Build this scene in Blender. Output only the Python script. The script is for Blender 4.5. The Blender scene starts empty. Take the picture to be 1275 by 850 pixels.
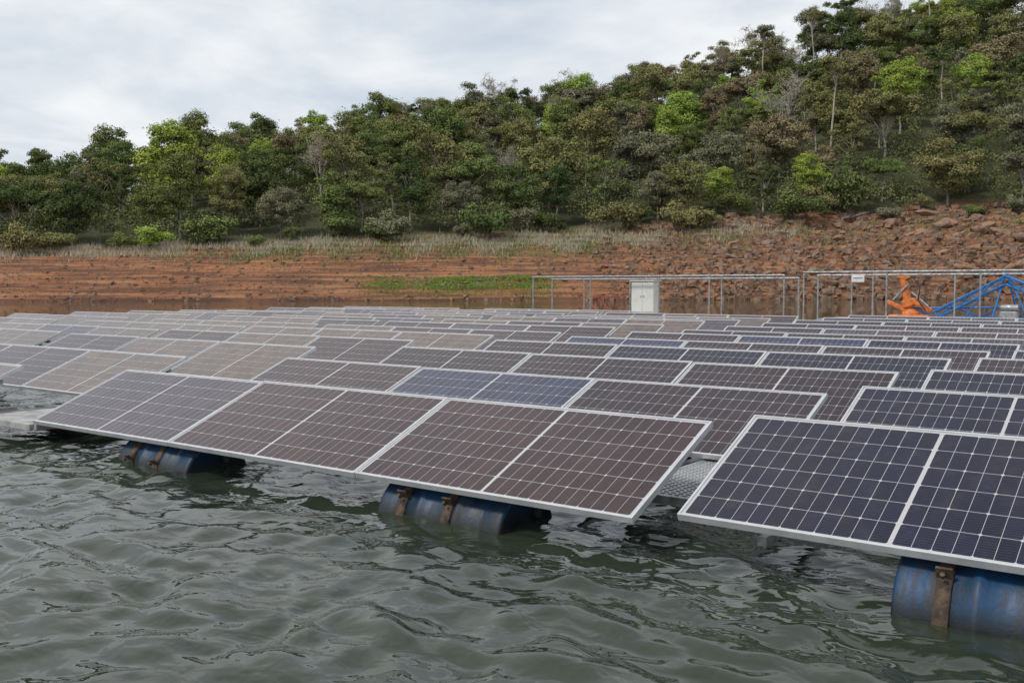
import bpy, math, random
import numpy as np
from mathutils import Vector, Matrix
random.seed(7); rng=np.random.default_rng(11)
R=math.radians
scene=bpy.context.scene; col=scene.collection
A0=R(37.0); CA,SA=math.cos(A0),math.sin(A0)
def W(u,v): return (u*CA-v*SA, u*SA+v*CA)
CAMH=1.37
# ------------------------------------------------------------------ mesh helpers
class MB:
    def __init__(s): s.v=[]; s.f=[]; s.m=[]; s.sm=[]
    def add(s,vs,fs,mi=0,smooth=False):
        b=len(s.v); s.v+= [tuple(p) for p in vs]
        for f in fs: s.f.append(tuple(b+i for i in f)); s.m.append(mi); s.sm.append(smooth)
    def box(s,c,d,rot=None,mi=0,bev=0.0):
        hx,hy,hz=d[0]/2,d[1]/2,d[2]/2
        if bev<=0:
            vs=[Vector((x,y,z)) for x in(-hx,hx) for y in(-hy,hy) for z in(-hz,hz)]
            fs=[(0,1,3,2),(4,6,7,5),(0,4,5,1),(2,3,7,6),(0,2,6,4),(1,5,7,3)]
        else:
            vs=[];fs=[]
            ring=[(-hx+bev,-hy),(hx-bev,-hy),(hx,-hy+bev),(hx,hy-bev),(hx-bev,hy),(-hx+bev,hy),(-hx,hy-bev),(-hx,-hy+bev)]
            ks=(hx-bev)/hx,(hy-bev)/hy
            for z,k in((-hz,1),(-hz+bev,0),(hz-bev,0),(hz,1)):
                for x,y in ring:
                    vs.append(Vector((x*ks[0],y*ks[1],z)) if k else Vector((x,y,z)))
            for r in range(3):
                for i in range(8):
                    j=(i+1)%8; fs.append((r*8+i,r*8+j,r*8+8+j,r*8+8+i))
            fs.append(tuple(range(7,-1,-1))); fs.append(tuple(range(24,32)))
        if rot is not None: vs=[rot@p for p in vs]
        c=Vector(c); s.add([p+c for p in vs],fs,mi)
    def tube(s,p0,p1,r0,r1=None,n=8,mi=0,caps=True):
        if r1 is None: r1=r0
        p0=Vector(p0);p1=Vector(p1);d=(p1-p0)
        if d.length<1e-6: return
        d.normalize(); a=d.orthogonal().normalized(); b=d.cross(a)
        vs=[]
        for p,r in((p0,r0),(p1,r1)):
            for i in range(n):
                t=2*math.pi*i/n; vs.append(p+a*(r*math.cos(t))+b*(r*math.sin(t)))
        fs=[(i,(i+1)%n,n+(i+1)%n,n+i) for i in range(n)]
        s.add(vs,fs,mi,True)
        if caps: s.add(vs,[tuple(range(n-1,-1,-1)),tuple(range(n,2*n))],mi)
    def path(s,pts,r,n=8,mi=0):
        for i in range(len(pts)-1):
            s.tube(pts[i],pts[i+1],r if not isinstance(r,list) else r[i],r if not isinstance(r,list) else r[i+1],n,mi,caps=(i in(0,len(pts)-2)))
    def lathe(s,prof,c,axis='x',n=28,mi=0,caps=True):
        vs=[]
        for (a,r) in prof:
            for i in range(n):
                t=2*math.pi*i/n
                if axis=='x': vs.append((c[0]+a,c[1]+r*math.cos(t),c[2]+r*math.sin(t)))
                else: vs.append((c[0]+r*math.cos(t),c[1]+r*math.sin(t),c[2]+a))
        fs=[]
        for k in range(len(prof)-1):
            for i in range(n):
                j=(i+1)%n
                fs.append((k*n+i,k*n+j,(k+1)*n+j,(k+1)*n+i))
        s.add(vs,fs,mi,True)
        if caps:
            m=len(prof)-1
            s.add(vs,[tuple(range(n)),tuple(m*n+i for i in range(n))],mi)
    def mesh(s,name,mats):
        me=bpy.data.meshes.new(name); me.from_pydata(s.v,[],s.f)
        for m in mats: me.materials.append(m)
        me.polygons.foreach_set('material_index',s.m); me.polygons.foreach_set('use_smooth',s.sm)
        me.update(); return me
    def build(s,name,mats,parent=None,loc=None):
        if not isinstance(mats,(list,tuple)): mats=[mats]
        o=bpy.data.objects.new(name,s.mesh(name,mats)); col.objects.link(o)
        if parent: o.parent=parent
        if loc: o.location=loc
        return o
def npmesh(name,verts,faces,mat,smooth=False,attrs=None):
    me=bpy.data.meshes.new(name); n=len(verts); k=faces.shape[1]; m=len(faces)
    me.vertices.add(n); me.vertices.foreach_set('co',np.ascontiguousarray(verts,dtype=np.float32).ravel())
    me.loops.add(m*k); me.loops.foreach_set('vertex_index',faces.astype(np.int32).ravel())
    me.polygons.add(m); me.polygons.foreach_set('loop_start',np.arange(0,m*k,k,dtype=np.int32))
    try: me.polygons.foreach_set('loop_total',np.full(m,k,dtype=np.int32))
    except Exception: pass
    me.update(calc_edges=True)
    me.polygons.foreach_set('use_smooth',np.full(m,smooth))
    if attrs:
        for an,av in attrs.items():
            a=me.attributes.new(an,'FLOAT','POINT'); a.data.foreach_set('value',av.astype(np.float32))
    me.materials.append(mat); me.update(); return me
def link(name,me,parent=None,loc=(0,0,0)):
    o=bpy.data.objects.new(name,me); col.objects.link(o); o.location=loc
    if parent: o.parent=parent
    return o
def empty(name,loc=(0,0,0),rot=(0,0,0)):
    o=bpy.data.objects.new(name,None); o.empty_display_size=.2; col.objects.link(o); o.location=loc; o.rotation_euler=rot; return o
def tag(o,label=None,cat=None,group=None,kind=None):
    if label: o['label']=label
    if cat: o['category']=cat
    if group: o['group']=group
    if kind: o['kind']=kind
    return o
def copy_tree(o,parent=None):
    c=o.copy(); col.objects.link(c)
    if parent: c.parent=parent; c.matrix_parent_inverse=o.matrix_parent_inverse.copy()
    for ch in list(o.children): copy_tree(ch,c)
    return c
def setcolor(o,c):
    o.color=c
    for ch in o.children: setcolor(ch,c)
ONES=['zeroth','first','second','third','fourth','fifth','sixth','seventh','eighth','ninth','tenth','eleventh','twelfth','thirteenth','fourteenth','fifteenth','sixteenth','seventeenth','eighteenth','nineteenth']
TENS={2:('twenty','twentieth'),3:('thirty','thirtieth'),4:('forty','fortieth'),5:('fifty','fiftieth'),6:('sixty','sixtieth')}
def ordw(n):
    if n<20: return ONES[n]
    t,o=divmod(n,10)
    return TENS[t][1] if o==0 else TENS[t][0]+'-'+ONES[o]
# ------------------------------------------------------------------ noise in numpy
_tab=rng.random((256,256))
def vn(x,y):
    xi=np.floor(x).astype(int); yi=np.floor(y).astype(int); fx=x-xi; fy=y-yi
    fx=fx*fx*(3-2*fx); fy=fy*fy*(3-2*fy)
    g=lambda a,b:_tab[a%256,b%256]
    return (g(xi,yi)*(1-fx)+g(xi+1,yi)*fx)*(1-fy)+(g(xi,yi+1)*(1-fx)+g(xi+1,yi+1)*fx)*fy
def fbm(x,y,o=4):
    s=0;a=.5
    for i in range(o): s=s+a*(vn(x+17.3*i,y+9.1*i)-.5)*2; x=x*2.03;y=y*2.03;a*=.5
    return s
# ------------------------------------------------------------------ materials
def mat(name):
    m=bpy.data.materials.new(name); m.use_nodes=True; nt=m.node_tree; nt.nodes.clear()
    out=nt.nodes.new('ShaderNodeOutputMaterial'); b=nt.nodes.new('ShaderNodeBsdfPrincipled'); nt.links.new(b.outputs[0],out.inputs[0])
    return m,nt,b,out
class N:
    def __init__(s,nt): s.nt=nt
    def n(s,t,**k):
        x=s.nt.nodes.new('ShaderNode'+t)
        for a,b in k.items(): setattr(x,a,b)
        return x
    def inp(s,sock,v):
        if isinstance(v,(int,float,tuple,list)): sock.default_value=v
        elif v is not None: s.nt.links.new(v,sock)
    def m(s,op,a,b=None,c=None,clamp=False):
        x=s.n('Math',operation=op,use_clamp=clamp); s.inp(x.inputs[0],a)
        if b is not None: s.inp(x.inputs[1],b)
        if c is not None: s.inp(x.inputs[2],c)
        return x.outputs[0]
    def mix(s,f,a,b,bt='MIX'):
        x=s.n('Mix',data_type='RGBA',blend_type=bt); s.inp(x.inputs[0],f); s.inp(x.inputs[6],a); s.inp(x.inputs[7],b); return x.outputs[2]
    def noise(s,vec,scale,detail=4,rough=.55,dist=0):
        x=s.n('TexNoise'); s.inp(x.inputs['Vector'],vec); x.inputs['Scale'].default_value=scale; x.inputs['Detail'].default_value=detail
        x.inputs['Roughness'].default_value=rough; x.inputs['Distortion'].default_value=dist; return x.outputs[0]
    def ramp(s,f,a,b,lo=0.,hi=1.):
        x=s.n('MapRange',interpolation_type='SMOOTHSTEP'); s.inp(x.inputs[0],f); x.inputs[1].default_value=a; x.inputs[2].default_value=b; x.inputs[3].default_value=lo; x.inputs[4].default_value=hi; return x.outputs[0]
    def mapv(s,vec,sc):
        x=s.n('Mapping'); s.inp(x.inputs[0],vec); x.inputs['Scale'].default_value=sc; return x.outputs[0]
    def bump(s,h,st,dist,b):
        x=s.n('Bump'); s.inp(x.inputs['Height'],h); x.inputs['Strength'].default_value=st; x.inputs['Distance'].default_value=dist; s.inp(b.inputs['Normal'],x.outputs[0])
def simple(name,c1,c2,rough=.5,metal=0,scale=8,bump=0,amount=(.4,.65)):
    m,nt,b,o=mat(name); n=N(nt); tc=n.n('TexCoord').outputs['Object']
    ns=n.noise(tc,scale,6,.6); f=n.ramp(ns,*amount)
    n.inp(b.inputs['Base Color'],n.mix(f,(*c1,1),(*c2,1)))
    n.inp(b.inputs['Roughness'],n.ramp(ns,.3,.7,rough*.8,min(1,rough*1.2))); b.inputs['Metallic'].default_value=metal
    if bump: n.bump(ns,bump,.02,b)
    return m
M={}
M['alu']=simple('anodised_aluminium',(.62,.63,.64),(.50,.51,.52),.45,.35,5)
M['galv']=simple('galvanised_steel',(.40,.41,.42),(.25,.25,.25),.5,.5,12)
M['back']=simple('white_backsheet',(.7,.7,.7),(.6,.6,.58),.5)
M['rust']=simple('rusty_strap_steel',(.11,.07,.045),(.045,.035,.03),.85,.1,18,.5)
M['deck']=simple('grey_walkway_deck',(.40,.40,.385),(.25,.25,.24),.7,.1,6,.2)
M['cab']=simple('cabinet_paint',(.70,.70,.64),(.62,.61,.55),.5,0,3)
M['dark']=simple('dark_rubber',(.02,.02,.02),(.04,.04,.04),.6)
M['red']=simple('red_cable',(.38,.04,.03),(.2,.04,.03),.5)
M['orange']=simple('orange_machine_paint',(.72,.2,.04),(.42,.12,.03),.5,0,6)
M['mblue']=simple('blue_machine_paint',(.02,.17,.46),(.02,.11,.28),.5,0,6)
M['white']=simple('white_paint',(.75,.75,.74),(.6,.6,.58),.5)
M['ink']=simple('pale_printed_ink',(.5,.55,.58),(.2,.28,.35),.6,0,40)
M['bark']=simple('bark',(.22,.19,.15),(.11,.09,.07),.9,0,3)
M['palebark']=simple('pale_bark',(.45,.41,.35),(.27,.23,.19),.9,0,3)
M['log']=simple('weathered_log',(.2,.15,.12),(.07,.055,.05),.9,0,5)
# weathered blue drum
m,nt,b,o=mat('weathered_blue_drum'); n=N(nt); M['blue']=m
tc=n.n('TexCoord').outputs['Object']; gp=n.n('NewGeometry').outputs['Position']; sp=n.n('SeparateXYZ'); nt.links.new(gp,sp.inputs[0])
n1=n.noise(tc,3.5,6,.65); n2=n.noise(n.mapv(tc,(7,1.5,1.5)),2.2,6,.7); n3=n.noise(tc,22,4,.7)
c=n.mix(n.ramp(n1,.35,.65),(.006,.055,.14,1),(.008,.028,.06,1))
c=n.mix(n.ramp(n2,.50,.64,0,.8),c,(.045,.034,.028,1))
c=n.mix(n.ramp(n3,.62,.78,0,.3),c,(.12,.16,.2,1))
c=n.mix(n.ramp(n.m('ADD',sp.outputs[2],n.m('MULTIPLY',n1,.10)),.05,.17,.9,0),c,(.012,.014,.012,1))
nt.links.new(c,b.inputs['Base Color']); n.inp(b.inputs['Roughness'],n.ramp(n2,.3,.7,.42,.65)); n.bump(n1,.35,.03,b)
# solar cells
m,nt,b,o=mat('solar_cells'); n=N(nt); M['cells']=m
tc=n.n('TexCoord').outputs['Object']; sp=n.n('SeparateXYZ'); nt.links.new(tc,sp.inputs[0])
X,Y=sp.outputs[0],sp.outputs[1]
PX,PY=.0792,.1565
ax=n.m('SUBTRACT',n.m('ABSOLUTE',X),.009)
yy=n.m('SUBTRACT',Y,.0255)
def edged(c,p):
    f=n.m('FRACT',n.m('DIVIDE',c,p)); d=n.m('MINIMUM',f,n.m('SUBTRACT',1.0,f)); return n.m('MULTIPLY',d,p)
dx=edged(ax,PX); dy=edged(yy,PY); dx2=edged(ax,PX*2)
l1=n.m('LESS_THAN',dx,.0011); l2=n.m('LESS_THAN',dy,.0014)
dm=n.m('LESS_THAN',n.m('ADD',dx2,dy),.0100)
out1=n.m('LESS_THAN',ax,.0); out2=n.m('GREATER_THAN',ax,PX*12); out3=n.m('LESS_THAN',yy,0.); out4=n.m('GREATER_THAN',yy,PY*6)
mk=l1
for q in(l2,dm,out1,out2,out3,out4): mk=n.m('MAXIMUM',mk,q)
bus=n.m('LESS_THAN',edged(n.m('ADD',yy,.0087),PY/9),.0006)
oi=n.n('ObjectInfo')
big=n.noise(tc,1.3,3)
ccol=n.mix(n.ramp(big,.35,.65,0,.2),oi.outputs['Color'],(.03,.025,.034,1))
cv=n.n('TexWhiteNoise',noise_dimensions='3D')
cmb=n.n('CombineXYZ'); nt.links.new(n.m('FLOOR',n.m('DIVIDE',X,PX)),cmb.inputs[0]); nt.links.new(n.m('FLOOR',n.m('DIVIDE',yy,PY)),cmb.inputs[1]); nt.links.new(oi.outputs['Random'],cmb.inputs[2]); nt.links.new(cmb.outputs[0],cv.inputs[0])
hs=n.n('HueSaturation'); nt.links.new(ccol,hs.inputs['Color']); nt.links.new(n.ramp(cv.outputs[0],0,1,.82,1.2),hs.inputs['Value'])
c2=n.mix(n.m('MULTIPLY',bus,.15),hs.outputs[0],(.4,.4,.4,1))
c3=n.mix(mk,c2,(.46,.45,.46,1))
dust=n.noise(tc,9,6,.7)
c4=n.mix(n.ramp(dust,.45,.8,.0,.06),c3,(.35,.3,.25,1))
nt.links.new(c4,b.inputs['Base Color']); b.inputs['IOR'].default_value=1.42
n.inp(b.inputs['Roughness'],n.ramp(dust,.3,.7,.05,.12))
# leaves
def leafmat():
    m=bpy.data.materials.new('leaves'); m.use_nodes=True; nt=m.node_tree; nt.nodes.clear(); n=N(nt)
    out=n.n('OutputMaterial'); oi=n.n('ObjectInfo'); at=n.n('Attribute',attribute_name='tone')
    c=n.mix(n.ramp(at.outputs['Fac'],.5,1.0,0,.3),oi.outputs['Color'],(.27,.26,.10,1))
    hs=n.n('HueSaturation'); nt.links.new(c,hs.inputs['Color'])
    nt.links.new(n.m('ADD',.7,n.m('MULTIPLY',at.outputs['Fac'],.7)),hs.inputs['Value'])
    nt.links.new(n.ramp(oi.outputs['Random'],0,1,.487,.513),hs.inputs['Hue'])
    d=n.n('BsdfDiffuse'); nt.links.new(hs.outputs[0],d.inputs[0]); nt.links.new(d.outputs[0],out.inputs[0]); return m
M['leaf']=leafmat()
# ground
m,nt,b,o=mat('bank_soil'); n=N(nt); M['ground']=m
tc=n.n('TexCoord').outputs['Object']; sp=n.n('SeparateXYZ'); nt.links.new(tc,sp.inputs[0])
ad=n.n('Attribute',attribute_name='dist').outputs['Fac']; ag=n.n('Attribute',attribute_name='grass').outputs['Fac']
n1=n.noise(tc,.12,6,.6); n2=n.noise(tc,1.3,8,.7); n3=n.noise(n.mapv(tc,(.10,.10,3.6)),1.0,5,.65)
n4=n.noise(tc,4.5,6,.7)
soil=n.mix(n.ramp(n1,.35,.65),(.42,.175,.075,1),(.29,.13,.065,1))
soil=n.mix(n.ramp(n3,.48,.56,0,.8),soil,(.14,.068,.042,1))
soil=n.mix(n.ramp(n3,.47,.36,0,.6),soil,(.50,.28,.15,1))
soil=n.mix(n.ramp(n2,.52,.64,0,.7),soil,(.11,.065,.042,1))
soil=n.mix(n.ramp(n4,.58,.72,0,.6),soil,(.45,.32,.22,1))
gm=n.ramp(n.m('ADD',ag,n.m('MULTIPLY',n.m('SUBTRACT',n2,.5),1.8)),.45,.75)
grc=n.mix(n.ramp(n4,.4,.6),(.12,.135,.055,1),(.25,.22,.13,1))
soil=n.mix(gm,soil,grc)
ff=n.ramp(n.m('ADD',ad,n.m('MULTIPLY',n1,.06)),.31,.34)
soil=n.mix(ff,soil,n.mix(n.ramp(n2,.4,.6),(.06,.075,.025,1),(.09,.08,.04,1)))
wet=n.ramp(sp.outputs[2],.05,.45,.5,1)
soil=n.mix(1.0,soil,wet,'MULTIPLY')
nt.links.new(soil,b.inputs['Base Color']); b.inputs['Roughness'].default_value=.95
n.bump(n.m('ADD',n2,n.m('MULTIPLY',n4,.4)),1.0,.6,b)
# rocks
m,nt,b,o=mat('bank_rock'); n=N(nt); M['rock']=m
geo=n.n('NewGeometry').outputs['Position']
n1=n.noise(geo,2.2,7,.65); n2=n.noise(geo,.5,3)
c=n.mix(n.ramp(n1,.35,.65),(.30,.19,.125,1),(.14,.10,.078,1)); c=n.mix(n.ramp(n2,.45,.65,0,.7),c,(.33,.165,.085,1))
c=n.mix(n.ramp(n1,.58,.75,0,.6),c,(.45,.39,.32,1))
nt.links.new(c,b.inputs['Base Color']); b.inputs['Roughness'].default_value=.9; n.bump(n1,.8,.15,b)
# water
m,nt,b,o=mat('lake_water'); n=N(nt); M['water']=m
geo=n.n('NewGeometry').outputs['Position']
w1=n.noise(n.mapv(geo,(1.0,1.5,1)),4.5,2,.45,.6); w2=n.noise(n.mapv(geo,(1.3,1,1)),13,1,.5,.3); w3=n.noise(geo,.5,3)
h=n.m('ADD',w1,n.m('MULTIPLY',w2,.14)) 
n.bump(h,.5,.03,b)
nt.links.new(n.mix(n.ramp(w3,.35,.65),(.030,.040,.025,1),(.022,.030,.020,1)),b.inputs['Base Color'])
b.inputs['Roughness'].default_value=.01; b.inputs['IOR'].default_value=1.40
# ------------------------------------------------------------------ terrain
def shore(u): return np.interp(u,[-200,-60,0,60,200],[80,88,98,105,100])+fbm(u/14.,u*0+3.3,3)*3.0
def Bh(u): return np.interp(u,[-200,-63,-33,0,26,45,63,200],[3.5,5.2,6.4,7.6,9.6,10.4,11.4,13])
def Rh(u): return np.interp(u,[-250,-104,-72,-50,-22,0,23,43,66,104,250],[10,16.5,16.5,24,30.5,33.5,37,43.5,51,60,72])
def HT(u,v):
    d=v-shore(u); B=Bh(u); Rr=Rh(u)
    t=np.clip(d/28,0,1); hb=B*(.12*np.clip(d/3,0,1)+.88*t**.95)
    q=hb/.7+fbm(u/25,v/25,3)*1.1; fr=q-np.floor(q); st=(np.clip(fr/.22,0,1)-fr)*.7*.9
    amp=np.clip(d/4,0,1)*np.clip((34-d)/6,0,1)
    hb=hb+st*amp*np.clip((50-u)/40,.3,1)+amp*fbm(u/5,v/5,4)*.35+amp*np.clip((u-12)/26,0,1)*np.abs(fbm(u/2.6,v/2.6,4))*1.5
    tt=np.clip((d-28)/85,0,None); hf=(Rr-B)*np.minimum(tt,1)**.92 - np.clip(tt-1,0,None)*5
    h=hb+hf+np.clip((d-30)/12,0,1)*fbm(u/22,v/22,4)*2.6
    return np.where(d<0,d*.12,h),d
us=np.concatenate([np.arange(-420,-85,6),np.arange(-85,85,.5),np.arange(85,421,6)])
dv=np.concatenate([np.arange(-30,-1,4),np.arange(-1,34,.3),np.arange(34,130,2.2),np.array([140,170,220,300,420,600])])
UU,DD=np.meshgrid(us,dv); VV=shore(UU)+DD
HH,_=HT(UU,VV)
HH=np.where(DD>250,HH*.6,HH)
xs=UU*CA-VV*SA; ys=UU*SA+VV*CA
verts=np.stack([xs,ys,HH],-1).reshape(-1,3)
nr,nc=UU.shape; idx=np.arange(nr*nc).reshape(nr,nc)
faces=np.stack([idx[:-1,:-1],idx[:-1,1:],idx[1:,1:],idx[1:,:-1]],-1).reshape(-1,4)
g=np.clip((DD-13)/16,0,1)*np.clip((52-UU)/36,0.25,1)*.70+ .8*np.exp(-((UU+6)/10)**2-((DD-2.6)/1.1)**2)
me=npmesh('bank',verts,faces,M['ground'],True,{'dist':(DD.ravel()/100),'grass':g.ravel()})
tag(link('ground',me),kind='structure')
def P(u,v):
    h,_=HT(np.array([float(u)]),np.array([float(v)])); x,y=W(u,v); return (x,y,float(h[0]))
def shv(u): return float(shore(np.array([float(u)]))[0])
# ------------------------------------------------------------------ water
rad=[.9]
while rad[-1]<18: rad.append(rad[-1]*1.005)
while rad[-1]<30: rad.append(rad[-1]*1.01)
while rad[-1]<1100: rad.append(rad[-1]*1.07)
rad=np.array([0.02,.5]+rad); 
th=np.concatenate([np.radians(np.arange(-40,40,.16)),np.radians(np.arange(40,320,4.))])
RR,TT=np.meshgrid(rad,th,indexing='ij')
uu=RR*np.sin(TT); vv=RR*np.cos(TT); x=uu*CA-vv*SA; y=uu*SA+vv*CA
spacing=RR*.005; z=np.zeros_like(x)
wx=x+fbm(x/.7,y/.7,2)*.17; wy=y+fbm(x/.75+40,y/.75,2)*.17
wr=np.random.default_rng(99)
for i in range(64):
    lam=.13*(6.5**wr.random()); ang=R(65)+wr.normal()*.85; k=2*math.pi/lam; ph=wr.random()*6.28
    amp=.0043*lam
    fade=np.clip(lam/(spacing*4)-.5,0,1)
    s_=np.sin(k*(wx*math.cos(ang)+wy*math.sin(ang))+ph)
    z+=amp*fade*s_
z=np.clip((45-RR)/15,0,1)*z*(.45+1.0*vn(x/1.3,y/1.3))
nr,nc=x.shape; idx=np.arange(nr*nc).reshape(nr,nc); nx=np.roll(idx,-1,axis=1)
faces=np.stack([idx[:-1],nx[:-1],nx[1:],idx[1:]],-1).reshape(-1,4)[:, ::-1]
me=npmesh('water',np.stack([x,y,z],-1).reshape(-1,3),faces,M['water'],True)
tag(link('water',me),kind='structure')
# ------------------------------------------------------------------ solar panels
TILT=R(23); PL,PW=1.975,.99
proto=empty('solar_panel')
f=MB(); fw=.012; fh=.035
f.box((0,fw/2,0),(PL,fw,fh)); f.box((0,PW-fw/2,0),(PL,fw,fh))
f.box((-PL/2+fw/2,PW/2,0),(fw,PW-2*fw,fh)); f.box((PL/2-fw/2,PW/2,0),(fw,PW-2*fw,fh))
f.build('frame',M['alu'],proto)
g_=MB(); g_.box((0,PW/2,.008),(PL-2*fw,PW-2*fw,.008)); g_.build('glass',M['cells'],proto)
g_=MB(); g_.box((0,PW/2,.001),(PL-2*fw,PW-2*fw,.004)); g_.build('backsheet',M['back'],proto)
COL={'brown':(.036,.015,.017,1),'blue':(.024,.028,.068,1),'navy':(.007,.006,.023,1),'grey':(.115,.080,.062,1),'slate':(.052,.039,.052,1),'umber':(.022,.010,.014,1)}  # grey: grazing sky sheen on the left blocks, put into the cell colour
CN={'brown':'brown-tinted','blue':'blue-tinted','navy':'dark navy','grey':'sheen-paled tan','slate':'slate-grey','umber':'dark umber'}
blocks={
 'A':(-2.44,4.24,12,'central block',0,range(3)),
 'B':(3.77,4.22,7,'right block',.06,(1,2)),
 'C':(-9.60,3.86,12,'block left of walkway',.0,range(3)),
 'D':(-15.85,3.86,13,'second left block',.0,range(3)),
 'E':(-23.0,3.86,13,'farthest left block',.0,range(3))}
PITCH=1.88
posn={0:'right',1:'middle',2:'left'}
rr=random.Random(5)
first=True
rack_rows=[]
for bk,(xr,yf,nrow,bn,dz,js) in blocks.items():
    for k in range(nrow):
        jz=rr.uniform(-.018,.018) if k else 0; jy=rr.uniform(-.03,.03) if k else 0; jt=rr.uniform(-.9,.9) if k else 0
        slope=rr.uniform(-.004,.004) if k else 0
        y0=yf+PITCH*k+jy; z0=.20+dz+jz
        vis=[]
        for j in js:
            xc=xr-PL/2-j*(PL+.012)
            zc=-xc*SA+y0*CA; xx=xc*CA+y0*SA
            if zc<0 or xx/zc<-.95 : continue
            if bk in 'CDE' and k==0 and j>0: continue
            if bk in 'DE' and (xx+1)/zc<-.62: continue
            if bk=='A': c=['brown','brown','slate'][j] if k==0 else ['umber','blue','brown'][j] if k==1 else rr.choice(['umber','brown','umber'] if k==2 else ['navy','blue','umber'] if k<6 else ['umber','navy','slate','brown'])
            elif bk=='B': c='umber' if k in(3,5) else 'navy'
            else: c=rr.choice(['grey','grey','grey','brown','slate'])
            if first: p=proto; first=False
            else: p=copy_tree(proto)
            p.location=(xc,y0,z0+(xc-xr)*slope); p.rotation_euler=(TILT+R(jt)+R(rr.uniform(-.25,.25)),R(rr.uniform(-.15,.15)),R(rr.uniform(-.12,.12)))
            setcolor(p,COL[c]); vis.append(j)
            rown='front row' if k==0 else 'back row' if k==nrow-1 else ordw(k+1)+' row'
            tag(p,f"{CN[c]} solar panel, {posn[j]} of three in {rown} of the {bn}",'solar panel','tilted solar panels of the floating array')
        if vis: rack_rows.append((bk,k,xr,y0,z0,min(vis),max(vis),bn,rown))
for (bk,k,xr,y0,z0,j0,j1,bn,rown) in rack_rows:
    rt=empty('mounting_rack',(xr-1.5*(PL+.012),y0,z0))
    xa=1.5*(PL+.012)-.04-j0*PL; xb=1.5*(PL+.012)+.04-(j1+1)*(PL+.012)
    for f_ in(.22,.78):
        mb=MB(); mb.box(((xa+xb)/2,f_*PW*math.cos(TILT),f_*PW*math.sin(TILT)-.052),(xa-xb,.04,.045)); mb.build('purlin',M['galv'],rt)
    nx_=4
    for i in range(nx_):
        xx=xb+.3+(xa-xb-.6)*i/(nx_-1)
        mb=MB(); mb.box((xx,.62,-.06-(z0-.2)),(.045,.75,.045)); mb.box((xx,.78*PW*math.cos(TILT),.10),(.04,.04,.29)); mb.build('strut',M['galv'],rt)
    tag(rt,f"galvanised mounting rack under the {rown} of the {bn}",'mounting rack','mounting racks under the panel rows')
for bx_,yl,lab in((-3.2,26.2,'central block, right side'),(-6.9,26.2,'central block, left side'),(-1.1,16.5,'right block')):
    mb=MB(); mb.box((0,(yl-4.8)/2,0),(.07,yl-4.8,.06),bev=.004); o=mb.build('joining_beam',M['galv'],loc=(bx_,4.85,.085))
    tag(o,f"long galvanised beam joining the panel rows of the {lab}",'beam')
# drums
dp=empty('floating_drum')
mb=MB(); r=.285
prof=[(-.45,.0),(-.45,r-.045),(-.465,r-.035),(-.468,r-.012),(-.455,r),(-.43,r),(-.34,r),(-.325,r-.006),(-.31,r),(-.17,r),(-.155,r+.014),(-.13,r+.014),(-.115,r),(.115,r),(.13,r+.014),(.155,r+.014),(.17,r),(.31,r),(.325,r-.006),(.34,r),(.43,r),(.455,r),(.468,r-.012),(.465,r-.035),(.45,r-.045),(.45,0)]
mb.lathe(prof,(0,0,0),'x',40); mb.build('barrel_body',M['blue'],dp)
for sx in(-.27,.08):
    mb=MB(); mb.lathe([(-.03,r-.004),(-.03,r+.017),(.03,r+.017),(.03,r-.004)],(sx,0,0),'x',36,caps=False)
    mb.box((sx,-.24,.19),(.066,.012,.09),Matrix.Rotation(R(35),3,'X')); mb.tube((sx,-.27,.19),(sx,-.29,.205),.01)
    mb.build('strap',M['rust'],dp)
for q in((.452,.12,.12,.47),(-.452,-.1,.12,-.47)):
    mb=MB(); mb.tube(q[:3],(q[3],q[1],q[2]),.03,n=12); mb.build('bung',M['dark'],dp)
drums=[(-3.78,4.53,-.02,'weathered blue drum under the front row, centre of the photo'),(-6.66,4.53,-.02,'weathered blue drum under the front row, nearest the left walkway'),(-.70,4.46,.03,'blue drum under the front right panel, printed with pale letters'),
(-3.76,6.4,-.03,'blue drum under the second row, right side of central block'),(-6.62,6.4,-.03,'blue drum under the second row, left side of central block'),(-11.2,4.1,0,'blue drum under the row left of the walkway'),(1.9,4.46,.02,'blue drum under the far right panel'),(-.8,6.4,.02,'blue drum under the second row of the right-hand block')]
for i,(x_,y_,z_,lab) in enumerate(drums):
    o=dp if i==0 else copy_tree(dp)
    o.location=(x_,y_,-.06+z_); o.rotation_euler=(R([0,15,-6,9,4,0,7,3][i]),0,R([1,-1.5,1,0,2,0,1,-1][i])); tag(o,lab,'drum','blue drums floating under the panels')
    if i==2:
        cu=bpy.data.curves.new('t','FONT'); cu.body='INDUSTRIA'; cu.size=.05; cu.extrude=0; to=bpy.data.objects.new('t',cu); col.objects.link(to)
        bpy.context.view_layer.update()
        tm=bpy.data.meshes.new_from_object(to.evaluated_get(bpy.context.evaluated_depsgraph_get())); bpy.data.objects.remove(to)
        for vx in tm.vertices:
            a=R(50)-vx.co.x/r*.9; rr_=r+.003
            px_=.20+vx.co.y; vx.co=(px_,-rr_*math.cos(a),rr_*math.sin(a))
        tm.materials.clear(); tm.materials.append(M['ink'])
        link('printed_lettering',tm,o)
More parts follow.
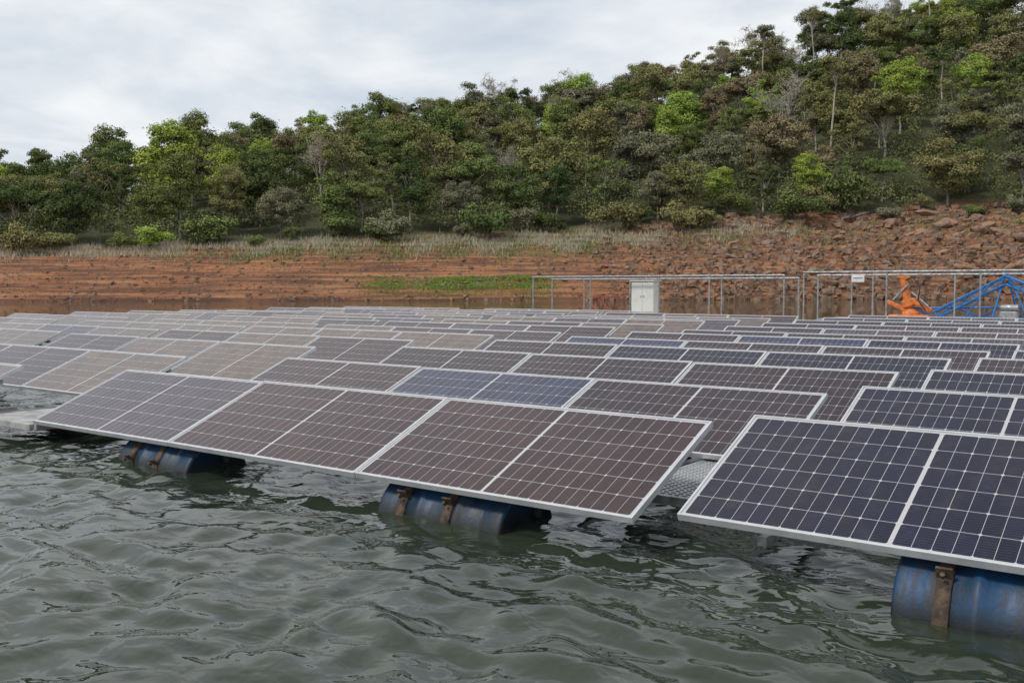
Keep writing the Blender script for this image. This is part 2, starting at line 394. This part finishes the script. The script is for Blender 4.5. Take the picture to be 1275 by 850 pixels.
# ------------------------------------------------------------------ walkways
def walkway(x0,x1,y0,y1,z,name,label,grate=False):
    rt=empty(name,((x0+x1)/2,y0,0)); w=x1-x0; L=y1-y0
    mb=MB()
    if grate:
        nb=int(w/.045)
        for i in range(nb+1): mb.box((-w/2+w*i/nb,L/2,z),(.007,L,.02))
        for i in range(int(L/.05)): mb.box((0,i*.05+.02,z+.002),(w,.009,.016))
    else:
        n_=int(L/1.2); s=L/n_
        for i in range(n_): mb.box((0,(i+.5)*s,z),(w-.08,s-.012,.03),bev=.004)
    mb.build('deck',M['alu'] if grate else M['deck'],rt)
    for sx in(-w/2-.022,w/2+.022):
        mb=MB(); mb.box((sx,L/2,z-.01),(.03 if grate else .04,L,.05 if grate else .06),bev=.004); mb.build('side_beam',M['galv'] if grate else M['deck'],rt)
    if grate:
        mb=MB(); mb.box((0,-.02,z-.01),(w,.03,.05)); mb.build('end_beam',M['galv'],rt)
    else:
        mb=MB(); mb.box((0,-.02,z-.01),(w,.04,.06),bev=.004); mb.build('end_beam',M['deck'],rt)
        n_=max(2,int(L/3))
        for i in range(n_):
            mb=MB(); mb.box((0,.9+(L-1.4)*i/(n_-1),z/2-.09),(w*.8,.7,z+.03),bev=.05); mb.build('float',M['dark'],rt)
    return tag(rt,label,'walkway')
walkway(-9.55,-8.5,4.3,26.5,.15,'floating_walkway','grey deck walkway between the central and left panel blocks')
walkway(-2.96,-2.12,5.0,19,.16,'grating_walkway','narrow open metal grating walkway between central and right-hand blocks',True)
mb=MB(); pts=[(-9.35+.10*math.sin(t*1.3),5.1+t*.42,.172+.01*math.sin(t*2.1)) for t in np.linspace(0,4,26)]
mb.path(pts,.006); tag(mb.build('power_cable',M['red']),'thin red cable lying along the grey walkway at left','cable')
# ------------------------------------------------------------------ rear platform
def platform(x0,x1,lab):
    rt=empty('service_platform',((x0+x1)/2,29.2,0)); w=x1-x0
    mb=MB(); n_=int(w/1.0)
    for i in range(n_): mb.box((-w/2+(i+.5)*w/n_,0,.28),(w/n_-.015,1.3,.04),bev=.004)
    mb.build('deck',M['deck'],rt)
    for sy in(-.66,.66):
        mb=MB(); mb.box((0,sy,.25),(w,.05,.12)); mb.build('edge_beam',M['galv'],rt)
    for i in range(int(w/2)):
        mb=MB(); mb.box((-w/2+1+i*2,0,.07),(1.2,1.0,.34),bev=.08); mb.build('float',M['mblue'],rt)
    tag(rt,lab,'platform','floating platforms behind the array')
platform(-20.9,-11.2,'floating service platform behind the array carrying the pale cabinet')
platform(-10.8,-2.2,'floating service platform behind the array at the right')
def railing(xs_,y,z1,lab,sign=False):
    rt=empty('railing',(xs_[0],y,.3)); x0=xs_[0]
    for x_ in xs_:
        mb=MB(); mb.tube((x_-x0,0,0),(x_-x0,0,z1-.3),.026,n=8); mb.box((x_-x0,0,.01),(.1,.1,.02)); mb.build('post',M['galv'],rt)
    mb=MB(); mb.tube((-.02,0,z1-.28),(xs_[-1]-x0+.02,0,z1-.28),.03,n=8); mb.build('top_rail',M['galv'],rt)
    tag(rt,lab,'railing','metal railings round the service platforms')
railing([-20.6,-18.17,-15.52,-13.3,-11.27],28.6,1.70,'front railing of left platform, before the pale cabinet')
railing([-20.6,-19.2,-17.3,-14.3,-11.27],29.8,1.62,'rear railing of left platform, behind the pale cabinet')
railing([-10.66,-9.24,-8.26,-5.81,-3.4,-2.3],28.6,1.78,'front railing of right platform, carrying the small white sign')
railing([-10.66,-9.0,-6.72,-4.4,-2.3],29.8,1.70,'rear railing of right platform, nearest the orange machine')
mb=MB(); mb.box((0,0,0),(.36,.012,.22)); s=mb.build('sign_plate',M['white'],loc=(-9.05,28.555,1.62))
mb=MB(); mb.box((0,-.008,.0),(.26,.004,.02)); mb.build('sign_line',M['dark'],s)
tag(s,'small white sign hanging from the right railing','sign')
c=empty('electrical_cabinet',(-16.3,29.1,.3))
mb=MB(); mb.box((0,0,.72),(.86,.4,1.06),bev=.015); mb.build('body',M['cab'],c)
for sx in(-.21,.21):
    mb=MB(); mb.box((sx,-.206,.72),(.405,.018,.98),bev=.004); d_=mb.build('door',M['cab'],c)
    mb=MB(); mb.box((sx*.25,-.222,.75),(.02,.02,.08)); mb.build('handle',M['galv'],d_)
mb=MB(); mb.box((0,0,1.27),(.94,.5,.04),bev=.01); mb.build('roof',M['cab'],c)
for sx in(-.38,.38):
    mb=MB(); mb.box((sx,0,.095),(.05,.35,.19)); mb.build('leg',M['galv'],c)
tag(c,'cream-white electrical cabinet with two doors standing on the rear platform','cabinet')
c=empty('cable_stand',(-17.75,29.1,.3))
mb=MB()
for sx in(-.5,.5):
    for sy in(-.2,.2): mb.tube((sx,sy,0),(sx,sy,.75),.016)
for sy in(-.2,.2):
    mb.tube((-.5,sy,.75),(.5,sy,.75),.016)
mb.tube((-.5,-.2,.75),(.5,-.2,.1),.014)
mb.build('stand',M['red'],c)
for i in range(4):
    a=random.uniform(.4,1.0); mb=MB()
    mb.path([(-.45+i*.17+ a*t*.6, -.1+.05*math.sin(3*t), .72-.5*math.sin(math.pi*min(1,t*.9))+.1*t) for t in np.linspace(0,1,12)],.012,6); mb.build('cable',M['red'] if i%2 else M['dark'],c)
tag(c,'open reddish stand hung with red cables, left of the pale cabinet','cable stand')
c=empty('work_barge',(-7.0,32.2,0))
mb=MB(); mb.box((0,0,.12),(8.5,2.4,.4),bev=.06); mb.build('hull',M['mblue'],c)
mb=MB(); mb.box((0,0,.335),(8.3,2.2,.03)); mb.build('deck',M['deck'],c)
tag(c,'low blue work barge moored behind the right platform','barge')
c=empty('hydraulic_arm',(-8.5,32.0,.35))
mb=MB(); mb.box((0,0,.08),(1.2,.6,.14),bev=.03); mb.lathe([(0,.24),(.1,.24),(.12,.17),(.18,.17)],(0,0,.15),'z',20); mb.build('base',M['orange'],c)
mb=MB(); mb.box((-.16,0,.92),(.22,.22,.95),Matrix.Rotation(R(-10),3,'Y'),bev=.05); mb.box((-.22,0,1.32),(.36,.26,.16),Matrix.Rotation(R(12),3,'Y'),bev=.04); mb.box((-.08,0,.5),(.36,.26,.3),Matrix.Rotation(R(-20),3,'Y'),bev=.06); mb.build('column',M['orange'],c)
mb=MB(); mb.box((-.42,0,.42),(.66,.14,.14),Matrix.Rotation(R(25),3,'Y'),bev=.03); mb.box((.34,0,.42),(.66,.14,.14),Matrix.Rotation(R(28),3,'Y'),bev=.03); mb.box((.1,.1,.58),(.26,.3,.2),bev=.05); mb.build('arm',M['orange'],c)
mb=MB(); mb.tube((-.5,-.14,.6),(-.05,-.14,1.1),.03); mb.tube((.06,-.14,.85),(.56,-.14,.42),.03); mb.build('cylinder_ram',M['galv'],c)
mb=MB(); mb.path([(-.1,-.16,1.25),(.12,-.2,1.3),(.32,-.2,1.0),(.27,-.2,.6),(.5,-.18,.3)],.02); mb.build('hose',M['dark'],c)
tag(c,'orange hydraulic machine arm folded on the barge behind the railing','machine')
c=empty('lifting_truss',(-5.9,32.0,.35))
def truss(p0,p1,wd):
    p0=Vector(p0);p1=Vector(p1); up=Vector((0,0,wd)); mb=MB()
    for q in(Vector((0,-.2,0)),Vector((0,.2,0))):
        mb.tube(p0+q,p1+q,.028); mb.tube(p0+q+up,p1+q+up,.028)
        n_=8
        for i in range(n_):
            a=p0.lerp(p1,i/n_)+q; b_=p0.lerp(p1,(i+1)/n_)+q
            mb.tube(a,b_+up,.016) if i%2 else mb.tube(a+up,b_,.016)
    return mb
truss((-1.9,0,0),(.1,0,1.1),.24).build('boom',M['mblue'],c)
truss((.1,0,1.1),(2.4,0,.1),.24).build('boom',M['mblue'],c)
truss((-2.6,.5,.05),(2.4,.5,.15),.3).build('boom',M['mblue'],c)
mb=MB(); mb.tube((-.2,-.4,0),(.1,0,1.5),.03); mb.tube((.4,.4,0),(.1,0,1.5),.03); mb.tube((.8,-.4,0),(.1,0,1.5),.03); mb.tube((-1.0,-.3,0),(-.3,-.3,1.1),.025); mb.tube((1.3,-.3,0),(.5,-.3,1.0),.025);mb.build('leg_frame',M['mblue'],c)
mb=MB(); mb.box((.2,0,.16),(.5,.3,.28),bev=.03); mb.lathe([(-.25,.1),(.25,.1)],(.2,0,.4),'x',16); mb.build('winch',M['galv'],c)
tag(c,'blue lattice lifting frame at the right, behind the railing','lifting frame')
# ------------------------------------------------------------------ vegetation prototypes
def leafcloud(cent,rads,cnt,size,seed,flat=.8):
    g=np.random.default_rng(seed); vs=[];tn=[]
    for (c,r,k) in zip(cent,rads,cnt):
        d=g.normal(size=(k,3)); d/=np.linalg.norm(d,axis=1)[:,None]; d[:,2]=np.where(d[:,2]<-.35,-d[:,2],d[:,2])
        lump=1+.25*np.sin(d[:,0]*7+seed)*np.cos(d[:,1]*6+c[0])+.17*g.normal(size=k)
        rr_=r*(.5+.55*g.random(k)**.6)*lump; p=np.array(c)+d*rr_[:,None]*np.array([1,1,flat])
        t1=g.normal(size=(k,3)); t1-=d*(t1*d).sum(1)[:,None]*.7; t1/=np.linalg.norm(t1,axis=1)[:,None]
        t2=np.cross(d+g.normal(size=(k,3))*.45+np.array([0,0,.35]),t1); t2/=np.linalg.norm(t2,axis=1)[:,None]
        s=size*(.5+.9*g.random(k))[:,None]; a=t1*s; b_=t2*s*.6
        vs.append(np.stack([p-a,p-b_,p+a,p+b_],1)); tb=.5*g.random()
        tn.append(np.repeat(np.clip(tb+.5*g.random(k),0,1)[:,None],4,1))
    vs=np.concatenate(vs).reshape(-1,3); tn=np.concatenate(tn).ravel()
    return vs,np.arange(len(vs)).reshape(-1,4),tn
def trunk_mesh(H,base_r,targets,seed,mt,bare=False,lean=.05,topf=.62):
    g=random.Random(seed); mb=MB(); top=H*topf
    pts=[Vector((0,0,-.8))]; n_=6; ax_=g.uniform(-lean,lean)*H; ay=g.uniform(-lean,lean)*H
    for i in range(1,n_+1):
        t=i/n_; pts.append(Vector((ax_*t*t+g.uniform(-.1,.1),ay*t*t+g.uniform(-.1,.1),top*t)))
    rs=[base_r*(1-.6*i/n_) for i in range(n_+1)]
    mb.path(pts,rs,7)
    for tg in targets:
        i=g.randint(2,n_-1) if topf<.7 else n_-1; a=pts[i].lerp(pts[i+1],g.random()); tg=Vector(tg); mid=a.lerp(tg,.5)+Vector((g.uniform(-.4,.4),g.uniform(-.4,.4),g.uniform(-.1,.7)))
        r_=rs[i]*.5; mb.path([a,mid,tg],[r_,r_*.6,r_*.25],5)
        if bare:
            for q in range(9):
                s0=mid.lerp(tg,g.random()); e=s0+Vector((g.uniform(-1.4,1.4),g.uniform(-1.4,1.4),g.uniform(.1,1.6)))
                mb.path([s0,e],[.04,.015],4)
                for w_ in range(3):
                    s1=s0.lerp(e,g.uniform(.4,1)); mb.path([s1,s1+Vector((g.uniform(-.6,.6),g.uniform(-.6,.6),g.uniform(.1,.7)))],[.022,.01],3)
    return mb.mesh('trunk',[mt])
def tree_proto(H,rx,rz,zc,nb,br,leaf,total,seed,mt='bark',r=.2,shape='ball',topf=.62):
    g=np.random.default_rng(seed); cent=[];rads=[]
    sk=g.normal(size=3)*.25
    while len(cent)<nb:
        d=g.normal(size=3); d/=np.linalg.norm(d); k=g.random()**.4
        c=np.array([d[0]*rx*k*g.uniform(.7,1.2),d[1]*rx*k*g.uniform(.7,1.2),zc+d[2]*rz*k])
        tz=(c[2]-zc)/rz; c[0]+=sk[0]*rx*tz; c[1]+=sk[1]*rx*tz
        if shape=='flat' : c[2]=zc+abs(d[2])*rz*k
        if shape=='ball' and tz<0: c[0]*=1+.3*tz; c[1]*=1+.3*tz
        if c[2]<.6: continue
        cent.append(c); rads.append(br*g.uniform(.4,1.35))
    w_=np.array(rads)**2; cnt=np.maximum(30,(w_/w_.sum()*total)).astype(int)
    v,f_,t=leafcloud(cent,rads,cnt,leaf,seed+1)
    cm=npmesh('crown',v,f_,M['leaf'],False,{'tone':t}) 
    tm=trunk_mesh(H,r,[cent[i] for i in range(0,nb,2)],seed,M[mt],topf=topf)
    root=empty('tree'); link('trunk',tm,root); link('crown',cm,root); return root
protos={}
protos['round']=[tree_proto(10.5,3.9,3.6,5.8,52,1.2,.138,16500,s) for s in(1,2,3,4)]
protos['tall']=[tree_proto(12.5,3.0,5.0,7.2,50,1.05,.135,15500,s,'palebark') for s in(11,12,13)]
protos['spreading']=[tree_proto(10.5,4.8,2.8,6.2,50,1.05,.138,15000,s,'palebark',.18,'flat') for s in(21,22)]
protos['loose']=[tree_proto(11.5,3.7,4.0,6.8,40,.75,.125,8500,s,'palebark') for s in(31,32,33)]
protos['vine-draped']=[tree_proto(9.5,2.3,4.6,4.8,40,1.0,.13,14000,s) for s in(41,42)]
protos['thin-trunked']=[tree_proto(13,2.4,2.0,10.8,22,.7,.13,4800,s,'palebark',.17,'ball',.75) for s in(81,82)]
protos['slender umbrella-crowned']=[tree_proto(16,2.9,1.7,12.6,24,.62,.13,4000,s,'palebark',.2,'flat',.76) for s in(51,52)]
bare=[]
for s in(61,62,63):
    g=random.Random(s); root=empty('tree')
    tg=[(g.uniform(-3,3),g.uniform(-3,3),g.uniform(6.5,11.5)) for _ in range(15)]
    link('trunk',trunk_mesh(12,.2,tg,s,M['palebark'],True),root)
    v,f_,t=leafcloud([np.array(q) for q in tg[:9]],[.9]*9,[70]*9,.12,s); link('crown',npmesh('crown',v,f_,M['leaf'],False,{'tone':t}),root); bare.append(root)
protos['half-bare']=bare
shr=[]
for s in(71,72,73):
    g=np.random.default_rng(s); cent=[np.array([g.normal()*1.0,g.normal()*1.0,.7+g.random()*1.5]) for _ in range(13)]
    v,f_,t=leafcloud(cent,[.8]*13,[330]*13,.11,s)
    root=empty('shrub'); mb=MB()
    for c in cent[:7]: mb.path([(0,0,-.3),tuple(c)],[.06,.02],5)
    link('stem',mb.mesh('stem',[M['bark']]),root); link('foliage',npmesh('foliage',v,f_,M['leaf'],False,{'tone':t}),root); shr.append(root)
used=set()
def inst(p):
    if id(p) not in used: used.add(id(p)); return p
    return copy_tree(p)
LC={'dark green':(.10,.128,.048,1),'mid green':(.155,.19,.065,1),'olive green':(.205,.2,.085,1),'bright lime-green':(.26,.34,.07,1),'brownish':(.225,.185,.11,1),'grey-green':(.19,.19,.12,1),'deep green':(.075,.105,.042,1)}
tr=random.Random(21)
bandn=['along the foot of the wooded slope','in the second tier up the wooded slope','in the third tier up the wooded slope','in the fourth tier up the wooded slope','in the fifth tier up the wooded slope','in the sixth tier up the wooded slope','just below the wooded ridge','on the wooded ridge line']
ntree=0; NB=8
for bi in range(NB):
    dd=31+bi*11.4; vm=100+dd; um=.55*vm; n_=int(2*um/(5.7 if bi<7 else 5.0))
    items=[]
    for i in range(n_):
        u=-um+(i+.5)*2*um/n_+tr.uniform(-2.2,2.2); v=shv(u)+dd+tr.uniform(-4,4)*(0.6 if bi==0 else 1)
        k=tr.choices(['round','tall','spreading','loose','vine-draped','half-bare','thin-trunked'],[7,5,4,5,3,(2.4 if bi>=5 else 1.8) if bi else .3,1.4 if 0<bi<7 else .4])[0]
        cn=tr.choices(list(LC.keys()),[4,7,7,2.6,1.6,3.2,2.0])[0]
        if k=='half-bare': cn='brownish' if tr.random()<.5 else 'grey-green'
        if k=='vine-draped': cn=tr.choice(['olive green','dark green','brownish','grey-green','mid green'])
        sc=tr.uniform(.72,1.12)*(.82 if bi==0 else .92 if bi==NB-1 else 1)
        if k=='thin-trunked': sc=min(sc,.95)
        items.append((u/v,u,v,k,cn,sc))
    if bi==6: items+=[(48/190,48,190,'slender umbrella-crowned','grey-green',1.05)]
    if bi==7: items+=[(61/200,61,200,'slender umbrella-crowned','olive green',.9),(66/199,66,199,'slender umbrella-crowned','dark green',1.0),(84/200,84,200,'slender umbrella-crowned','dark green',1.0),(75/200,75,200,'half-bare','grey-green',1.15),(-19/198,-19,198,'slender umbrella-crowned','deep green',.66),(12/200,12,200,'half-bare','grey-green',1.0),(42/200,42,200,'half-bare','brownish',1.0)]
    if bi==3: items+=[(48/150,49,152,'slender umbrella-crowned','olive green',1.05),(40/150,41,150,'half-bare','grey-green',1.2)]
    items.sort()
    for q,(_,u,v,k,cn,sc) in enumerate(items):
        o=inst(tr.choice(protos[k])); o.location=P(u,v); o.rotation_euler=(0,0,tr.uniform(0,6.28)); o.scale=(sc*tr.uniform(.95,1.15),sc*tr.uniform(.95,1.15),sc)
        setcolor(o,LC[cn]); ntree+=1
        tag(o,f"{cn} {k} tree, {ordw(q+1)} from left {bandn[bi]}",'tree','trees of the wooded hillside')
print('trees',ntree)
for q in range(30):
    u=-72+q*4.9+tr.uniform(-2.2,2.2); v=shv(u)+26.5+tr.uniform(-3,3)
    cn=tr.choices(['bright lime-green','mid green','dark green','olive green','grey-green'],[2,5,4,5,4])[0]; sc=tr.uniform(.5,1.5)
    o=inst(tr.choice(shr)); o.location=P(u,v); o.rotation_euler=(0,0,tr.uniform(0,6.28)); o.scale=(sc*1.15,sc*1.15,sc*tr.uniform(.9,1.4)); setcolor(o,LC[cn])
    tag(o,f"{cn} shrub, {ordw(q+1)} from left at the edge of forest and bank",'shrub','shrubs at the foot of the forest')
for pl in list(protos.values())+[shr]:
    for p in pl:
        if id(p) not in used:
            for ch in list(p.children): bpy.data.objects.remove(ch)
            bpy.data.objects.remove(p)
# undergrowth stuff
N_=3400; uc=rng.uniform(-118,118,N_); dc=28.5+2.5*np.sin(uc*.35)+86*rng.random(N_)**1.05; vc=shore(uc)+dc; hc,_=HT(uc,vc)
x_=uc*CA-vc*SA; y_=uc*SA+vc*CA
v,f_,t=leafcloud(np.stack([x_,y_,hc+.7+rng.random(N_)*1.8],1),rng.uniform(.7,2.3,N_),[120]*N_,.14,5)
o=link('undergrowth',npmesh('undergrowth',v,f_,M['leaf'],False,{'tone':t})); o.color=(.14,.155,.065,1)
tag(o,'dense leafy undergrowth filling the forest floor on the slope','undergrowth',kind='stuff')
# grasses
def blades(n_,uf,df,hh,w_,colr,name,label):
    u=uf(n_); d=df(n_,u); v=shore(u)+d; h,_=HT(u,v); x=u*CA-v*SA; y=u*SA+v*CA
    a=rng.random(n_)*6.28; H_=hh*rng.uniform(.5,1.3,n_); l=rng.normal(size=(n_,2))*.35*H_[:,None]
    b0=np.stack([x-w_*np.cos(a),y-w_*np.sin(a),h-.03],1); b1=np.stack([x+w_*np.cos(a),y+w_*np.sin(a),h-.03],1)
    t0=np.stack([x+l[:,0]+w_*.3*np.cos(a),y+l[:,1]+w_*.3*np.sin(a),h+H_],1); t1=np.stack([x+l[:,0]-w_*.3*np.cos(a),y+l[:,1]-w_*.3*np.sin(a),h+H_],1)
    V=np.stack([b0,b1,t0,t1],1).reshape(-1,3); tn=np.repeat(rng.random(n_),4)
    o=link(name,npmesh(name,V,np.arange(4*n_).reshape(-1,4),M['leaf'],False,{'tone':tn})); o.color=colr
    tag(o,label,'grass',kind='stuff')
def clus(lo,hi,k,sd,sp=1.2):
    g=np.random.default_rng(sd); c=g.uniform(lo,hi,k); return lambda n_: c[g.integers(0,k,n_)]+g.normal(size=n_)*sp
blades(21000,clus(-75,36,46,3,1.8),lambda n_,u:24+2*np.sin(u*.7)+rng.normal(size=n_)*2.3-np.clip((u+30)/50,0,1)*3,.6,.03,(.42,.39,.29,1),'dry_grass','pale dry grass along the top of the red bank')
blades(12000,clus(-15,3,26,4),lambda n_,u:2.7+rng.normal(size=n_)*.9,.1,.05,(.17,.27,.05,1),'green_grass','low green grass patch on the lower red bank')
blades(24000,clus(-40,66,60,8),lambda n_,u:20+2*np.sin(u*1.1)+rng.normal(size=n_)*3.5,.32,.05,(.2,.21,.09,1),'bank_grass','mixed green weeds scattered over the upper bank')
# ------------------------------------------------------------------ rocks
def rockmesh(seed):
    import bmesh
    bm=bmesh.new(); bmesh.ops.create_icosphere(bm,subdivisions=3,radius=1); g=np.random.default_rng(seed)
    pl=[(lambda q:(q/np.linalg.norm(q),g.uniform(.5,.85)))(g.normal(size=3)) for _ in range(11)]
    for v in bm.verts:
        c=np.array(v.co)
        for nn,dd in pl:
            s=c@nn-dd
            if s>0: c=c-nn*s
        c*=1+.05*math.sin(c[0]*9+seed)*math.cos(c[1]*8)
        v.co=Vector((c[0]*1.3,c[1],c[2]*.75))
    me=bpy.data.meshes.new('boulder'); bm.to_mesh(me); bm.free(); me.materials.append(M['rock']); return me
rms=[rockmesh(s) for s in range(7)]
rk=[]
for i in range(112):
    if i<90: u=tr.uniform(24,66)+tr.uniform(-8,4); d=tr.uniform(1,27); s=tr.uniform(.25,.8)*(1.75 if u>48 else 1.0)
    else: u=tr.uniform(-65,30); d=tr.uniform(.5,22); s=tr.uniform(.18,.45)
    rk.append((d//9,u/(shv(u)+d),u,d,s))
rk.sort(); cnt={}
zn={0:'beside the waterline',1:'half way up the red bank',2:'high on the red bank',3:'at the top of the bank'}
for (z_,_,u,d,s) in rk:
    z_=int(z_); cnt[z_]=cnt.get(z_,0)+1; p=P(u,shv(u)+d)
    o=link('boulder',tr.choice(rms),None,(p[0],p[1],p[2]+s*.2)); o.rotation_euler=(tr.uniform(-.4,.4),tr.uniform(-.4,.4),tr.uniform(0,6.28)); o.scale=(s,s*tr.uniform(.8,1.2),s*tr.uniform(.6,1.1))
    tag(o,f"{'large' if s>.8 else 'mid-sized' if s>.4 else 'small'} reddish-brown boulder, {ordw(cnt[z_])} from left {zn[z_]}",'boulder','boulders strewn over the red bank')
NR=12500; ur=np.where(rng.random(NR)<.74,rng.uniform(10,78,NR),rng.uniform(-80,20,NR)); dr=np.where(rng.random(NR)<.6,29*rng.random(NR),28*rng.random(NR)**2); vr=shore(ur)+dr; hr,_=HT(ur,vr)
xr_=ur*CA-vr*SA; yr_=ur*SA+vr*CA; sr=.05+.34*rng.random(NR)**3*np.interp(ur,[0,30],[.45,1.25])
cube=np.array([(x,y,z) for x in(-1,1) for y in(-1,1) for z in(-1,1)],float); cf=np.array([(0,1,3,2),(4,6,7,5),(0,4,5,1),(2,3,7,6),(0,2,6,4),(1,5,7,3)])
ang=rng.random(NR)*6.28; V=cube[None]*(1+rng.uniform(-.5,.3,(NR,8,3)))*sr[:,None,None]*np.array([1.3,1,.7])
Vx=V[...,0]*np.cos(ang)[:,None]-V[...,1]*np.sin(ang)[:,None]; Vy=V[...,0]*np.sin(ang)[:,None]+V[...,1]*np.cos(ang)[:,None]
V=np.stack([Vx+xr_[:,None],Vy+yr_[:,None],V[...,2]+hr[:,None]+sr[:,None]*.2],-1).reshape(-1,3)
F=(cf[None]+np.arange(NR)[:,None,None]*8).reshape(-1,4)
tag(link('rubble',npmesh('rubble',V,F,M['rock'])),'small broken reddish stones covering the bank','rubble',kind='stuff')
lg=empty('fallen_tree',P(44,shv(44)+25)); mb=MB()
mb.path([(-2.6,0,.3),(-1,.2,.7),(1,.1,1.0),(2.8,.3,1.5)],[.28,.24,.18,.08],8); mb.build('trunk',M['log'],lg)
for q in range(8):
    a=Vector((random.uniform(-1,2.2),.1,.9)); mb=MB(); e=a+Vector((random.uniform(-1.2,1.2),random.uniform(-1,1),random.uniform(.2,1.3))); mb.path([a,a.lerp(e,.5)+Vector((0,0,.2)),e],[.07,.05,.02],5); mb.build('branch',M['log'],lg)
tag(lg,'dark fallen tree lying at the top of the rocky bank at right','fallen tree')
# ------------------------------------------------------------------ light, sky, camera
fwd=Vector((-SA,CA,0)); az=R(125); sd=Matrix.Rotation(az,3,'Z')@fwd; el=R(50)
sun_dir=Vector((sd.x*math.cos(el),sd.y*math.cos(el),math.sin(el)))
L=bpy.data.lights.new('sun','SUN'); L.energy=2.1; L.angle=R(10); L.color=(1,.96,.9)
lo=bpy.data.objects.new('sun',L); col.objects.link(lo); lo.rotation_euler=(-sun_dir).to_track_quat('-Z','Y').to_euler()
w=bpy.data.worlds.new('World'); scene.world=w; w.use_nodes=True; nt=w.node_tree; nt.nodes.clear(); n=N(nt)
sky=n.n('TexSky',sky_type='NISHITA',sun_disc=False,sun_elevation=el,sun_rotation=math.atan2(sun_dir.x,sun_dir.y))
b1=n.n('Background'); nt.links.new(sky.outputs[0],b1.inputs[0]); b1.inputs[1].default_value=.12
tc=n.n('TexCoord').outputs['Generated']; sp=n.n('SeparateXYZ'); nt.links.new(tc,sp.inputs[0])
zz=n.m('ADD',n.m('MAXIMUM',sp.outputs[2],0.0),.14); cm=n.n('CombineXYZ')
nt.links.new(n.m('DIVIDE',sp.outputs[0],zz),cm.inputs[0]); nt.links.new(n.m('DIVIDE',sp.outputs[1],zz),cm.inputs[1])
c1=n.noise(cm.outputs[0],.9,6,.55,.4); c2=n.noise(cm.outputs[0],1.5,6,.55,.3)
cc=n.mix(n.ramp(c2,.36,.64),(.67,.73,.80,1),(.91,.925,.94,1))
b2=n.n('Background'); nt.links.new(cc,b2.inputs[0]); b2.inputs[1].default_value=1.02
mx=n.n('MixShader'); nt.links.new(n.ramp(c1,.34,.56,.7,1.0),mx.inputs[0]); nt.links.new(b1.outputs[0],mx.inputs[1]); nt.links.new(b2.outputs[0],mx.inputs[2])
out=n.n('OutputWorld'); nt.links.new(mx.outputs[0],out.inputs[0])
cd=bpy.data.cameras.new('camera'); cd.lens=36*1220/1275; cd.sensor_width=36; cd.clip_end=3000; cd.clip_start=.05
co=bpy.data.objects.new('camera',cd); col.objects.link(co); co.location=(0,0,CAMH); co.rotation_euler=(R(90-3.19),0,A0); scene.camera=co
scene.view_settings.view_transform='Standard'; scene.view_settings.look='None'; scene.view_settings.exposure=0
